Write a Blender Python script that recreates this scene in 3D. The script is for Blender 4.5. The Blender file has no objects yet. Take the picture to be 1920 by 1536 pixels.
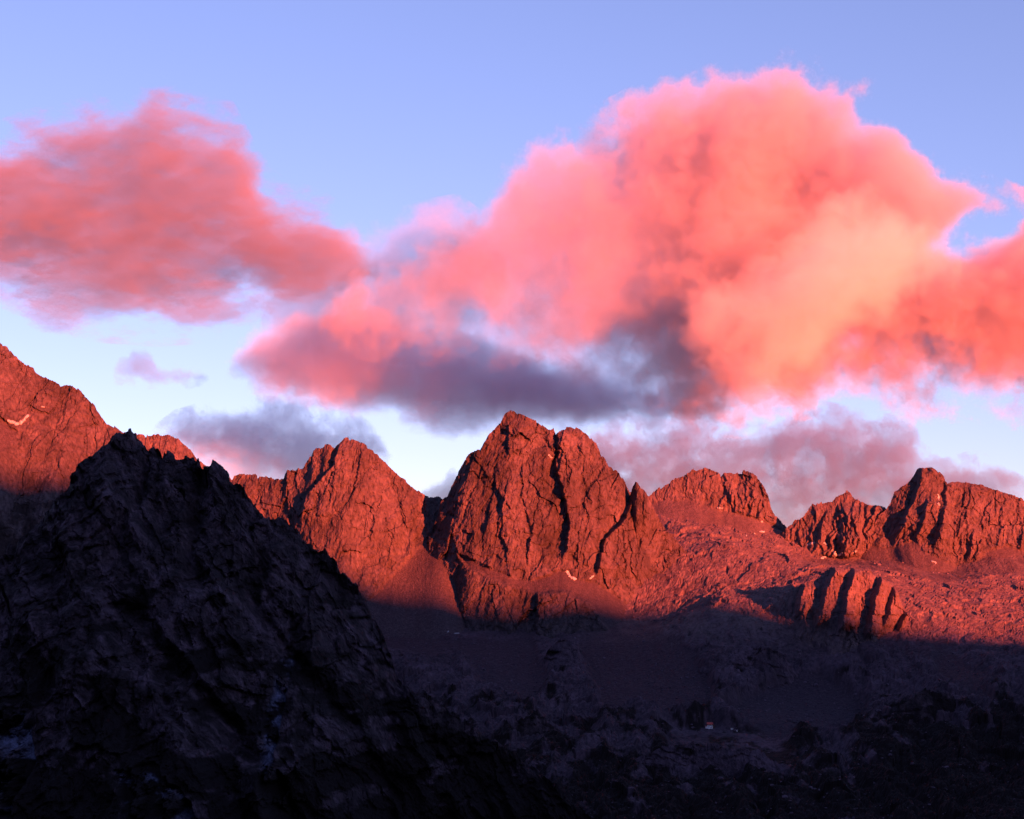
import bpy, math, random
import numpy as np

sc = bpy.context.scene
COL = sc.collection
R = math.radians

# ------------------------------------------------------------------ camera
FPX = 3583.0                      # focal length in pixels of the 1920 px wide photograph
HX, HY = 960.0, 1200.0            # optical axis / horizon height in those pixels
cam_d = bpy.data.cameras.new('camera')
cam = bpy.data.objects.new('camera', cam_d)
COL.objects.link(cam)
cam.location = (0, 0, 0)
cam.rotation_euler = (R(90), 0, 0)
cam_d.sensor_width = 36.0
cam_d.lens = 36.0 * FPX / 1920.0
cam_d.shift_y = (HY - 768.0) / 1920.0
cam_d.clip_start = 1.0
cam_d.clip_end = 120000.0
sc.camera = cam

# ------------------------------------------------------------------ sky and sun
SUN_AZ, SUN_EL = 34.0, 7.0        # degrees to the right of straight behind the camera; above the horizon
world = bpy.data.worlds.new('World')
sc.world = world
world.use_nodes = True
nt = world.node_tree
sky = nt.nodes.new('ShaderNodeTexSky')
sky.sky_type = 'NISHITA'
sky.sun_disc = False
sky.sun_elevation = R(SUN_EL)
sky.sun_rotation = R(180.0 - SUN_AZ)
sky.altitude = 2000.0
tint = nt.nodes.new('ShaderNodeMix')
tint.data_type = 'RGBA'
tint.blend_type = 'MULTIPLY'
tint.inputs[0].default_value = 1.0
tint.inputs[7].default_value = (0.905, 0.738, 1.12, 1.0)
nt.links.new(sky.outputs[0], tint.inputs[6])
bg = nt.nodes['Background']
nt.links.new(tint.outputs[2], bg.inputs[0])
bg.inputs[1].default_value = 0.0415

sd = (math.sin(R(SUN_AZ)) * math.cos(R(SUN_EL)), -math.cos(R(SUN_AZ)) * math.cos(R(SUN_EL)), math.sin(R(SUN_EL)))
sun_d = bpy.data.lights.new('sun', 'SUN')
sun_d.energy = 5.0
sun_d.angle = R(0.75)
sun_d.color = (1.0, 0.130, 0.042)
sun = bpy.data.objects.new('sun', sun_d)
COL.objects.link(sun)
from mathutils import Vector
sun.rotation_euler = Vector(sd).to_track_quat('Z', 'Y').to_euler()

sc.view_settings.view_transform = 'Standard'
sc.view_settings.look = 'None'
sc.view_settings.gamma = 1.0
sc.view_settings.use_curve_mapping = False
sc.view_settings.exposure = 2.58

cy = sc.cycles
cy.max_bounces = 8
cy.diffuse_bounces = 2
cy.volume_bounces = 4
cy.transparent_max_bounces = 16
cy.use_adaptive_sampling = True
cy.adaptive_threshold = 0.02
cy.use_denoising = True
cy.volume_step_rate = 1.0
cy.volume_max_steps = 256

# ------------------------------------------------------------------ numpy noise
def h01(ix, iy, seed):
    n = (ix.astype(np.uint32) * np.uint32(374761393)) ^ (iy.astype(np.uint32) * np.uint32(668265263)) ^ np.uint32((seed * 2246822519) & 0xffffffff)
    n = (n ^ (n >> np.uint32(13))) * np.uint32(1274126177)
    n = (n ^ (n >> np.uint32(15))) * np.uint32(2654435761)
    n = n ^ (n >> np.uint32(14))
    return (n & np.uint32(0xffffff)).astype(np.float32) / np.float32(16777216.0)

def perlin(x, y, seed):
    x = np.asarray(x, np.float32); y = np.asarray(y, np.float32)
    fx = np.floor(x); fy = np.floor(y)
    ix = fx.astype(np.int32); iy = fy.astype(np.int32)
    x = x - fx; y = y - fy
    u = x * x * x * (x * (x * 6 - 15) + 10)
    v = y * y * y * (y * (y * 6 - 15) + 10)
    def g(dx, dy):
        a = h01(ix + dx, iy + dy, seed) * np.float32(6.2831853)
        return np.cos(a) * (x - dx) + np.sin(a) * (y - dy)
    a = g(0, 0); b = g(1, 0); c = g(0, 1); d = g(1, 1)
    return ((a + u * (b - a)) * (1 - v) + (c + u * (d - c)) * v) * np.float32(1.5)

def fbm(x, y, octv, seed, gain=0.5, ridged=False):
    s = 0; a = 1.0; t = 0
    for o in range(octv):
        n = perlin(x, y, seed + o * 17)
        if ridged:
            n = 1 - 2 * np.abs(n)
        s = s + a * n; t += a
        x = x * 2.03 + 11.3; y = y * 2.03 + 5.7; a *= gain
    return s / t

def facets(x, y, seed, edge=False):
    """planes of random tilt, one for each cell: broken rock"""
    x = np.asarray(x, np.float32); y = np.asarray(y, np.float32)
    ix = np.floor(x).astype(np.int32); iy = np.floor(y).astype(np.int32)
    best = np.full(x.shape, 1e9, np.float32); second = best.copy(); val = np.zeros(x.shape, np.float32)
    for dx in (-1, 0, 1):
        for dy in (-1, 0, 1):
            cx = ix + dx; cyy = iy + dy
            qx = x - (cx + 0.1 + 0.8 * h01(cx, cyy, seed)); qy = y - (cyy + 0.1 + 0.8 * h01(cx, cyy, seed + 101))
            d = qx * qx + qy * qy
            gx = h01(cx, cyy, seed + 211) * 2 - 1; gy = h01(cx, cyy, seed + 307) * 2 - 1
            of = h01(cx, cyy, seed + 401) - 0.5
            m = d < best
            if edge:
                second = np.where(m, best, np.minimum(second, d))
            val = np.where(m, of + gx * qx + gy * qy, val)
            best = np.where(m, d, best)
    if edge:
        return val, np.sqrt(second) - np.sqrt(best)
    return val

def sstep(a, b, x):
    t = np.clip((x - a) / (b - a), 0, 1)
    return t * t * (3 - 2 * t)

def poly_sd(px, py, poly):
    """signed distance (positive inside) to a polygon"""
    P = np.array(poly, np.float32); n = len(P)
    d = np.full(px.shape, 1e9, np.float32); inside = np.zeros(px.shape, bool)
    for i in range(n):
        ax, ay = P[i]; bx, by = P[(i + 1) % n]
        ex, ey = bx - ax, by - ay
        t = np.clip(((px - ax) * ex + (py - ay) * ey) / (ex * ex + ey * ey + 1e-9), 0, 1)
        d = np.minimum(d, np.hypot(px - ax - t * ex, py - ay - t * ey))
        c = ((ay > py) != (by > py)) & (px < ex * (py - ay) / (ey if abs(ey) > 1e-9 else 1e-9) + ax)
        inside ^= c
    return np.where(inside, d, -d)

def at(px, py, Y):
    return ((px - HX) * Y / FPX, Y, (HY - py) * Y / FPX)

# ------------------------------------------------------------------ mesh helpers
def tag(o, label=None, cat=None, group=None, kind=None):
    if label: o['label'] = label
    if cat: o['category'] = cat
    if group: o['group'] = group
    if kind: o['kind'] = kind
    return o

def mesh_np(name, V, F, mat, attrs=None, smooth=False):
    me = bpy.data.meshes.new(name)
    V = np.ascontiguousarray(V, np.float32).reshape(-1, 3); F = np.ascontiguousarray(F, np.int32)
    k = F.shape[1]
    me.vertices.add(len(V)); me.vertices.foreach_set('co', V.ravel())
    me.loops.add(F.size); me.loops.foreach_set('vertex_index', F.ravel())
    me.polygons.add(len(F))
    me.polygons.foreach_set('loop_start', np.arange(0, F.size, k, dtype=np.int32))
    me.polygons.foreach_set('loop_total', np.full(len(F), k, np.int32))
    me.polygons.foreach_set('use_smooth', np.full(len(F), smooth, bool))
    for an, av in (attrs or {}).items():
        a = me.attributes.new(an, 'FLOAT', 'POINT'); a.data.foreach_set('value', np.ascontiguousarray(av, np.float32).ravel())
    me.update(calc_edges=True)
    if mat: me.materials.append(mat)
    return me

def grid_faces(nr, nc, flip=False):
    i = np.arange(nr * nc, dtype=np.int32).reshape(nr, nc)
    a, b, c, d = i[:-1, :-1].ravel(), i[:-1, 1:].ravel(), i[1:, 1:].ravel(), i[1:, :-1].ravel()
    return np.stack([a, d, c, b] if not flip else [a, b, c, d], 1)

def link(name, me, parent=None):
    o = bpy.data.objects.new(name, me); COL.objects.link(o)
    if parent: o.parent = parent
    return o

# ------------------------------------------------------------------ materials
def new_mat(name):
    m = bpy.data.materials.new(name); m.use_nodes = True
    return m, m.node_tree, m.node_tree.nodes['Principled BSDF']

def ramp(nt, stops, fac):
    r = nt.nodes.new('ShaderNodeValToRGB')
    e = r.color_ramp.elements
    while len(e) < len(stops): e.new(0.5)
    for i, (p, c) in enumerate(stops):
        e[i].position = p; e[i].color = (*c, 1)
    nt.links.new(fac, r.inputs[0])
    return r.outputs[0]

def mixc(nt, fac, a, b, mode='MIX'):
    m = nt.nodes.new('ShaderNodeMix'); m.data_type = 'RGBA'; m.blend_type = mode
    for s, v in ((m.inputs[0], fac), (m.inputs[6], a), (m.inputs[7], b)):
        if isinstance(v, (int, float)): s.default_value = v
        elif isinstance(v, tuple): s.default_value = (*v, 1) if len(v) == 3 else v
        else: nt.links.new(v, s)
    return m.outputs[2]

def noise(nt, vec, scale, detail=4.0, rough=0.55, dist=0.0):
    n = nt.nodes.new('ShaderNodeTexNoise')
    n.inputs['Scale'].default_value = scale; n.inputs['Detail'].default_value = detail
    n.inputs['Roughness'].default_value = rough; n.inputs['Distortion'].default_value = dist
    nt.links.new(vec, n.inputs['Vector'])
    return n.outputs[0]

def rock_mat(name, dark, mid, pale, scree, veg_shade=(0.010, 0.006, 0.007), bump=2.0, veg_shade_amt=True, bump_scale=0.12, pale_c=None, nscale=0.012, crack=0.055, lo=0.32, hi=0.70):
    m, nt, p = new_mat(name)
    tc = nt.nodes.new('ShaderNodeTexCoord')
    mp = nt.nodes.new('ShaderNodeMapping'); mp.inputs['Scale'].default_value = (1, 1, 0.45)
    mp.inputs['Rotation'].default_value = (0, R(12), 0)
    nt.links.new(tc.outputs['Object'], mp.inputs[0])
    n1 = noise(nt, mp.outputs[0], nscale, 7, 0.66, 0.6)
    n2 = noise(nt, mp.outputs[0], 0.11, 4, 0.65)
    c = ramp(nt, [(lo, dark), (0.5, mid), (hi, pale)], n1)
    c2 = ramp(nt, [(0.28, (0.45, 0.45, 0.46)), (0.5, (1, 1, 1)), (0.75, (1.5, 1.48, 1.45))], n2)
    c = mixc(nt, 1.0, c, c2, 'MULTIPLY')
    wv = nt.nodes.new('ShaderNodeTexNoise'); wv.inputs['Scale'].default_value = 0.05; wv.inputs['Detail'].default_value = 5; nt.links.new(mp.outputs[0], wv.inputs['Vector'])
    wm = nt.nodes.new('ShaderNodeVectorMath'); wm.operation = 'MULTIPLY_ADD'; nt.links.new(wv.outputs['Color'], wm.inputs[0]); wm.inputs[1].default_value = (22, 22, 22); nt.links.new(mp.outputs[0], wm.inputs[2])
    vo = nt.nodes.new('ShaderNodeTexVoronoi'); vo.feature = 'DISTANCE_TO_EDGE'; vo.inputs['Scale'].default_value = crack; nt.links.new(wm.outputs[0], vo.inputs['Vector'])
    ck = ramp(nt, [(0.0, (0.74, 0.74, 0.75)), (0.07, (1, 1, 1))], vo.outputs[0])
    c = mixc(nt, 1.0, c, ck, 'MULTIPLY'); c2 = mixc(nt, 1.0, c2, ck, 'MULTIPLY')
    if pale_c:
        pa = nt.nodes.new('ShaderNodeAttribute'); pa.attribute_name = 'pale'
        c = mixc(nt, pa.outputs['Fac'], c, mixc(nt, 1.0, pale_c, c2, 'MULTIPLY'))
        scree = mixc(nt, pa.outputs['Fac'], scree, pale_c)
    a = nt.nodes.new('ShaderNodeAttribute'); a.attribute_name = 'scree'
    n3 = noise(nt, tc.outputs['Object'], 0.35, 2, 0.7)
    sc_c = mixc(nt, 1.0, scree, ramp(nt, [(0.3, (0.6, 0.6, 0.6)), (0.55, (1, 1, 1)), (0.72, (1.5, 1.5, 1.5))], n3), 'MULTIPLY')
    sc_c = mixc(nt, 0.6, sc_c, c2, 'MULTIPLY')
    c = mixc(nt, a.outputs['Fac'], c, sc_c)
    if veg_shade_amt:
        v = nt.nodes.new('ShaderNodeAttribute'); v.attribute_name = 'veg_shade'
        c = mixc(nt, v.outputs['Fac'], c, veg_shade)
    nt.links.new(c, p.inputs['Base Color'])
    p.inputs['Roughness'].default_value = 0.9
    p.inputs['Specular IOR Level'].default_value = 0.15
    b = nt.nodes.new('ShaderNodeBump'); b.inputs['Strength'].default_value = 0.6; b.inputs['Distance'].default_value = bump
    nb = noise(nt, mp.outputs[0], bump_scale, 5, 0.7)
    nt.links.new(nb, b.inputs['Height']); nt.links.new(b.outputs[0], p.inputs['Normal'])
    return m

def tn(v, r=1.0, b=1.05): return (v * r, v * 0.76, v * b)
M_ROCK = rock_mat('brown_rock', tn(0.029, b=0.9), tn(0.054, b=0.9), tn(0.094, b=0.9), tn(0.050, 1.05, 0.95), pale_c=tn(0.104, 1.05, 0.85))
M_SLAB = rock_mat('slab_rock', tn(0.034, 1.1), tn(0.052, 1.1), tn(0.082, 1.1), tn(0.040, 1.1), pale_c=tn(0.108, 1.05, 0.82))
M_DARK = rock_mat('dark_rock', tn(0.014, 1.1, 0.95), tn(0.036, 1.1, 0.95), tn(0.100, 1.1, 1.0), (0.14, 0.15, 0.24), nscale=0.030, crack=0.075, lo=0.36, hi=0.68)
m, nt_, p_ = new_mat('old_snow'); p_.inputs['Base Color'].default_value = (0.42, 0.42, 0.43, 1); p_.inputs['Roughness'].default_value = 0.8
tc_ = nt_.nodes.new('ShaderNodeTexCoord')
nt_.links.new(ramp(nt_, [(0.3, (0.16, 0.15, 0.16)), (0.6, (0.33, 0.34, 0.38))], noise(nt_, tc_.outputs['Object'], 0.15, 4)), p_.inputs['Base Color'])
M_SNOW = m

# ------------------------------------------------------------------ mountains as relief sheets: crest line, face, back slope
def relief(name, crest, Y, zbot_px, seed, mat, cot=0.55, dens=0.67, screes=(), steps=(), gullies=(), rough=1.0, jag=5.5,
           bow=None, ribs=None, dip=10.0, smooth_px=60, veg_shade=None, back_cot=0.9, cell=70.0, pale=0.0, parent=None, label=None, cot_fn=None, broken=False, big=0.0, ledge=2.5, lper=36.0):
    crest = np.array(crest, np.float64)
    px0, px1 = crest[0, 0], crest[-1, 0]
    nc = int((px1 - px0) * dens) + 2
    px = np.linspace(px0, px1, nc)
    cpy = np.interp(px, crest[:, 0], crest[:, 1])
    X = ((px - HX) * Y / FPX).astype(np.float32)
    zc = ((HY - cpy) * Y / FPX).astype(np.float32)
    z_sm = np.convolve(np.pad(zc, (12, 12), mode='edge'), np.hanning(11)[1:-1] / np.hanning(11).sum(), mode='same')[12:-12]
    zc = zc + jag * (facets(X / 24.0, X * 0 + 3.1, seed) * 0.9 + facets(X / 10.0, X * 0 + 7.7, seed + 5) * 0.6 + facets(X / 4.5, X * 0 + 1.7, seed + 6) * 0.3)
    zbot = (HY - zbot_px) * Y / FPX
    nr = int((zbot_px - crest[:, 1].min()) * dens) + 2
    v = np.linspace(0, 1, nr, dtype=np.float32) ** 1.0
    Z = z_sm[None, :] - v[:, None] * np.maximum(z_sm[None, :] - zbot, 8.0) + ((zc - z_sm)[None, :] * ((1 - v) ** 14)[:, None])
    XX = np.broadcast_to(X[None, :], Z.shape).copy()
    k = max(3, int(smooth_px * dens)); ker = np.hanning(k + 2); ker /= ker.sum()
    zs = np.convolve(np.pad(zc, (k, k), mode='edge'), ker, mode='same')[k:-k]
    Ye = Y - np.maximum(zs[None, :] - Z, 0) * cot * 0.9
    PX = HX + FPX * XX / Ye; PY = HY - FPX * Z / Ye
    wob = 9 * fbm(XX / 45, Z / 45, 5, seed + 60, 0.6)
    S = np.zeros(Z.shape, np.float32)
    for poly in screes:
        S = np.maximum(S, sstep(-3, 5, poly_sd(PX, PY, poly) + wob))
    if broken: S = S * sstep(-0.25, 0.1, fbm(XX / 22, Z / 30, 6, seed + 65, 0.6))
    c = cot * (1 + 0.35 * fbm(XX / 160, Z / 160, 2, seed + 70))
    if cot_fn is not None: c = c * cot_fn(PX, PY)
    c = c * (1 - S) + 1.45 * S
    dz = np.zeros(Z.shape, np.float32); dz[1:] = Z[:-1] - Z[1:]
    yy = Y - np.cumsum(c * dz, 0)
    kb = max(5, int(70 * dens)); k2 = np.hanning(kb + 2)[1:-1]; k2 /= k2.sum()
    pad = np.pad(yy, ((0, 0), (kb, kb)), mode='edge'); acc = 0
    for q_, kw in enumerate(k2): acc = acc + kw * pad[:, kb - kb // 2 + q_: kb - kb // 2 + q_ + nc]
    yy = acc
    if bow: yy = yy + bow(PX, PY)
    # broken rock
    a = R(dip); ca, sa = math.cos(a), math.sin(a)
    u = XX * ca - Z * sa; w = XX * sa + Z * ca
    wu = u + 0.3 * cell * fbm(u / cell, w / (2 * cell), 6, seed + 1, 0.6); ww = w + 0.4 * cell * fbm(u / cell, w / cell, 6, seed + 2, 0.6)
    D = 0
    for i, (s, am) in enumerate(((1.0, 0.13), (0.45, 0.14), (0.2, 0.19), (0.09, 0.24))):
        L = cell * s
        D = D + am * L * facets(wu / L, ww / (2.1 * L), seed + 20 + i)
    D = D + 0.30 * cell * fbm(wu / (1.3 * cell), ww / (4 * cell), 6, seed + 30, 0.52, True)
    D = D + 0.10 * cell * fbm(XX / (0.35 * cell), Z / (0.5 * cell), 5, seed + 31, 0.6)
    if big: D = D + big * fbm(wu / 190, ww / 420, 4, seed + 33, 0.5, True)
    ph = ww / lper + 1.6 * fbm(u / 120, w / 90, 4, seed + 34, 0.55)
    saw = ph - np.floor(ph); saw = np.where(saw < 0.8, saw / 0.8, (1 - saw) / 0.2)
    D = D - ledge * saw * (0.4 + sstep(-0.2, 0.35, fbm(u / 70, w / 70, 3, seed + 35)))
    rnd = random.Random(seed)
    st = list(steps)
    if ribs:
        for i in range(ribs['n']):
            x = rnd.uniform(*ribs['x']); y = rnd.uniform(*ribs['y']); ln = rnd.uniform(*ribs['len']); sl = rnd.gauss(ribs.get('slant', -0.15), 0.32)
            pl = []
            for q in range(6):
                pl.append((x + rnd.gauss(0, 3), y)); y += ln / 5; x += sl * ln / 5
            hh = ribs['h'] * rnd.uniform(0.3, 1.2)
            st.append((pl, hh, hh * rnd.uniform(1.2, 3.0), rnd.uniform(1.5, 4)))
    D = D * rough
    for pl, hgt, L, w_ in st:
        P = np.array(pl, np.float64)
        g = np.interp(PY, P[:, 1], P[:, 0]) + wob * 0.5 + 2.0 * facets(Z / 14.0, XX * 0 + 1.3, seed + 41)
        e = sstep(P[0, 1] - 10, P[0, 1] + 12, PY) * (1 - sstep(P[-1, 1] - 25, P[-1, 1] + 5, PY))
        q = PX - g
        D = D + hgt * e * sstep(0, w_, q) * np.exp(-np.maximum(q, 0) / L)
    for pl, hgt, w_ in gullies:
        P = np.array(pl, np.float64)
        g = np.interp(PY, P[:, 1], P[:, 0]) + wob * 1.6
        e = sstep(P[0, 1] - 8, P[0, 1] + 12, PY) * (1 - sstep(P[-1, 1] - 25, P[-1, 1] + 5, PY))
        D = D - hgt * e * np.exp(-((PX - g) / w_) ** 2)
    fine = 0.5 * fbm(XX / 3.5, Z / 2.5, 3, seed + 50) + 0.35 * facets(XX / 5, Z / 3.5, seed + 51)
    D = D * (1 - 0.9 * S) + fine * (1 + 1.6 * S) + S * 1.5 * fbm(XX / 14, Z / 60, 4, seed + 52)
    yy = yy - D
    VEG_SHADE = np.zeros(Z.shape, np.float32) if veg_shade is None else veg_shade(PX, PY, XX, Z)
    # back slope
    nb = 14
    t = (np.linspace(1, 0, nb + 1)[:-1] ** 1.5)[:, None]
    hb = np.maximum(zc - zbot, 8.0)[None, :] * t
    Zb = zc[None, :] - hb
    Xb = np.broadcast_to(X[None, :], Zb.shape)
    yb = yy[0][None, :] + hb * back_cot + 14 * sstep(0, 60, hb) * fbm(Xb / 60, Zb / 60, 3, seed + 80)
    V = np.stack([np.concatenate([Xb, XX]), np.concatenate([yb, yy]), np.concatenate([Zb, Z])], -1)
    zer = np.zeros(Zb.shape, np.float32)
    me = mesh_np(name, V, grid_faces(nb + nr, nc), mat, {'scree': np.concatenate([zer, S]), 'veg_shade': np.concatenate([zer, VEG_SHADE]), 'pale': np.concatenate([zer, np.clip(pale * (1 + 1.2 * fbm(XX / 60, Z / 60, 4, seed + 90)), 0, 1)])})
    o = link(name, me, parent)
    if parent is None: tag(o, label, 'mountain', None, 'structure')
    SHEETS.append((o, HX + FPX * XX / yy, HY - FPX * Z / yy, XX, yy, Z))
    return o
SHEETS = []

# --- the great central peak
E_CREST = [(770, 1215), (776, 1120), (782, 1062), (792, 1030), (805, 1000), (818, 965), (826, 938), (838, 927), (843, 917), (853, 897), (863, 877), (870, 863), (878, 853), (893, 845), (903, 842), (907, 833), (915, 818), (923, 808), (935, 798), (942, 785), (947, 775), (955, 770), (963, 772), (968, 777), (977, 778), (987, 785), (1003, 790), (1017, 798), (1027, 805), (1032, 808), (1037, 806), (1041, 815), (1046, 812), (1055, 804), (1070, 803), (1083, 807), (1097, 813), (1107, 823), (1117, 830), (1123, 843), (1127, 855), (1132, 853), (1137, 863), (1140, 872), (1150, 882), (1157, 880), (1163, 890), (1170, 900), (1177, 913), (1183, 921), (1188, 935), (1200, 950), (1225, 965), (1260, 1000), (1300, 1045), (1345, 1090), (1400, 1140), (1440, 1190), (1460, 1240)]
def e_bow(PX, PY):
    d = (PX - 985) / 230.0
    return np.where(d < 0, 130, 45) * d * d * sstep(0.0, 1.2, np.abs(d)) - 40 * sstep(1000, 1200, PY)
peak = relief('mountain', E_CREST, 5000, 1270, 11, M_ROCK, cot=0.42, dens=0.72, bow=e_bow, dip=20, cell=62, jag=5.5, ledge=3.5,
    label='tall jagged central peak with twin summits glowing red above the scree',
    screes=[[(860, 1040), (905, 1060), (960, 1082), (1000, 1090), (1040, 1073), (1060, 1070), (1085, 1085), (1110, 1090), (1150, 1112), (1195, 1150), (1240, 1195), (1265, 1230), (1190, 1260), (1140, 1190), (1105, 1135), (1060, 1112), (1000, 1116), (935, 1090), (880, 1066)]],
    steps=[([(1040, 806), (1045, 850), (1038, 862), (1045, 900), (1058, 950), (1063, 990), (1058, 1030), (1048, 1050)], 34, 40, 5),
           ([(1186, 915), (1178, 940), (1167, 970), (1155, 988), (1140, 1000), (1129, 1012), (1122, 1045), (1112, 1082)], 40, 60, 6),
           ([(955, 792), (949, 830), (953, 862)], 14, 40, 4),
           ([(1086, 826), (1080, 850)], 12, 14, 4), ([(1052, 852), (1044, 892)], 16, 12, 4),
           ([(978, 870), (975, 930), (990, 980), (996, 1000)], 10, 25, 4),
           ([(1108, 990), (1094, 1020), (1088, 1075)], 12, 20, 5), ([(1205, 985), (1192, 1045), (1185, 1090)], 10, 25, 4),
           ([(1166, 985), (1168, 1040), (1172, 1095)], 9, 20, 4), ([(1245, 1035), (1255, 1080), (1266, 1115)], 9, 25, 4),
           ([(862, 905), (850, 935), (830, 965)], 14, 30, 5), ([(990, 1010), (985, 1060)], 8, 20, 4),
           ([(800, 1000), (797, 1040), (792, 1090), (786, 1160)], 22, 30, 6), ([(824, 1060), (820, 1110), (830, 1170)], 12, 22, 4),
           ([(858, 1085), (860, 1130), (868, 1180)], 10, 22, 4), ([(925, 1095), (922, 1130), (935, 1170)], 10, 25, 4), ([(1004, 1112), (1001, 1160), (1003, 1230)], 26, 70, 5)],
    ribs=dict(n=46, x=(830, 1330), y=(830, 1150), len=(40, 150), h=9, slant=0.0),
    gullies=[([(1020, 800), (1025, 830), (1040, 862)], 9, 5), ([(1010, 1135), (985, 1160), (955, 1190)], 8, 4)])
relief('pinnacle', [(1168, 1010), (1174, 975), (1180, 945), (1185, 918), (1188, 909), (1192, 902), (1197, 907), (1202, 916), (1208, 921), (1212, 924), (1216, 934), (1226, 950), (1240, 975), (1258, 1010)], 4968, 1080, 17, M_ROCK,
    cot=0.42, dens=0.8, cell=26, jag=2.5, bow=lambda PX, PY: 110 * sstep(955, 1050, PY) + 60 * sstep(1196, 1170, PX) + 40 * sstep(1205, 1250, PX), parent=peak, steps=[([(1206, 922), (1203, 950), (1207, 980)], 8, 15, 3)])

# --- left-hand neighbours
D_CREST = [(420, 905), (430, 883), (450, 884), (480, 888), (510, 893), (528, 897), (531, 885), (536, 880), (550, 879), (570, 872), (583, 852), (586, 843), (600, 840), (617, 830), (628, 841), (638, 833), (643, 828), (650, 824), (662, 822.7), (673, 828), (683, 835), (692, 843), (707, 855), (717, 862), (728, 875), (743, 888), (757, 900), (773, 913), (790, 923), (807, 930), (822, 931), (840, 936), (870, 960), (900, 1000)]
relief('mountain', D_CREST, 5130, 1260, 23, M_ROCK, pale=0.15, cot=0.6, dens=0.68, cell=60, label='twin-topped red peak left of the central summit, beyond the dark ridge',
    bow=lambda PX, PY: 110 * sstep(640, 430, PX) + 30 * sstep(690, 860, PX),
    screes=[[(700, 1120), (740, 1075), (780, 1030), (830, 970), (900, 970), (900, 1260), (600, 1260), (660, 1130)]],
    steps=[([(634, 836), (622, 875), (600, 900), (570, 930), (560, 985)], 34, 40, 6), ([(677, 850), (668, 900), (655, 940)], 12, 25, 4), ([(690, 915), (680, 945)], 9, 14, 4),
           ([(748, 935), (752, 965), (763, 1000)], 8, 20, 4), ([(530, 885), (532, 930), (538, 970)], 18, 20, 5)],
    ribs=dict(n=24, x=(450, 800), y=(860, 1060), len=(30, 120), h=9, slant=-0.1))
B_CREST = [(-180, 600), (-120, 640), (-60, 615), (-20, 640), (0, 645.7), (13, 648), (25, 663), (40, 680), (50, 686), (63, 693), (75, 703), (97, 715), (115, 725), (120, 722.7), (137, 723), (147, 730), (160, 745), (170, 753), (182, 767), (192, 782), (202, 797), (213, 802), (223, 807), (233, 811), (260, 835), (300, 900), (340, 960), (370, 1020)]
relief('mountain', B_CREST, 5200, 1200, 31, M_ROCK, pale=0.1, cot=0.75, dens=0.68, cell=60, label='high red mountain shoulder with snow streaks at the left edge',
    ribs=dict(n=26, x=(-60, 240), y=(690, 1000), len=(30, 130), h=8, slant=-0.1), veg_shade=lambda PX, PY, X, Z: 0.75 * sstep(0.0, 0.3, fbm(X / 80, Z / 60, 6, 917, 0.6) + (PY - 955) / 130),  # lower face: shade painted into the rock colour, no plant cover
    steps=[([(160, 800), (164, 850), (168, 900)], 8, 30, 4)],
    screes=[[(-60, 790), (10, 785), (40, 810), (20, 850), (0, 870), (-60, 880)]])
relief('mountain', [(190, 880), (215, 840), (235, 815), (250, 812), (257, 813), (277, 817), (300, 816), (317, 817), (333, 823), (343, 833), (360, 845), (368, 857), (372, 863), (383, 872), (400, 884), (430, 893), (470, 930), (520, 980)], 6000, 1150, 37, M_ROCK,
    cot=0.8, cell=55, dens=0.62, pale=0.5, label='low rounded red ridge peeping over the dark foreground crest')

# --- right-hand neighbours
F_CREST = [(1120, 1010), (1150, 980), (1180, 955), (1217, 930), (1240, 913), (1253, 905), (1267, 897), (1280, 893), (1290, 887), (1302, 880), (1323, 878), (1335, 882), (1343, 887), (1351, 893), (1356, 887), (1377, 887), (1390, 886), (1403, 887), (1417, 893), (1425, 903), (1432, 917), (1437, 930), (1442, 943), (1445, 953), (1453, 967), (1463, 978), (1472, 991), (1490, 1005), (1520, 1030)]
relief('mountain', F_CREST, 5560, 1080, 43, M_ROCK, pale=0.5, cot=0.5, dens=0.7, cell=46, label='rounded red dome with a fluted cliff right of the central peak',
    screes=[[(1180, 965), (1215, 945), (1250, 935), (1290, 938), (1330, 950), (1380, 962), (1430, 975), (1475, 1000), (1520, 1090), (1100, 1090)]],
    steps=[([(1354, 889), (1358, 920), (1362, 945)], 14, 30, 4)],
    ribs=dict(n=26, x=(1355, 1450), y=(880, 940), len=(30, 80), h=10, slant=0.05))
G_CREST = [(1420, 1040), (1450, 1010), (1472, 990), (1480, 983), (1493, 975), (1500, 973), (1510, 963), (1518, 952), (1523, 943), (1528, 947), (1538, 945), (1550, 943), (1560, 942), (1567, 933), (1577, 928), (1587, 923), (1595, 928), (1600, 935), (1608, 938), (1617, 945), (1633, 950), (1640, 948), (1650, 953), (1660, 960), (1690, 990), (1720, 1030)]
relief('mountain', G_CREST, 5455, 1110, 47, M_ROCK, pale=0.4, cot=0.55, dens=0.75, cell=34, jag=6, label='low serrated red ridge between the dome and the right-hand tower',
    ribs=dict(n=60, x=(1480, 1660), y=(925, 1010), len=(30, 90), h=13, slant=-0.12),
    screes=[[(1440, 1030), (1500, 1035), (1560, 1046), (1620, 1040), (1680, 1030), (1720, 1110), (1420, 1110)]])
G2_CREST = [(1560, 1075), (1600, 1030), (1630, 990), (1650, 962), (1660, 957), (1667, 947), (1672, 935), (1677, 923), (1683, 922), (1688, 913), (1697, 910), (1703, 903), (1713, 892), (1720, 880), (1728, 876), (1740, 877), (1750, 880), (1760, 887), (1768, 895), (1769, 903), (1773, 907), (1783, 904), (1800, 905), (1820, 908), (1840, 910), (1853, 915), (1873, 922), (1897, 928), (1920, 937), (1960, 945), (2010, 960), (2080, 1000), (2150, 1060)]
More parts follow.
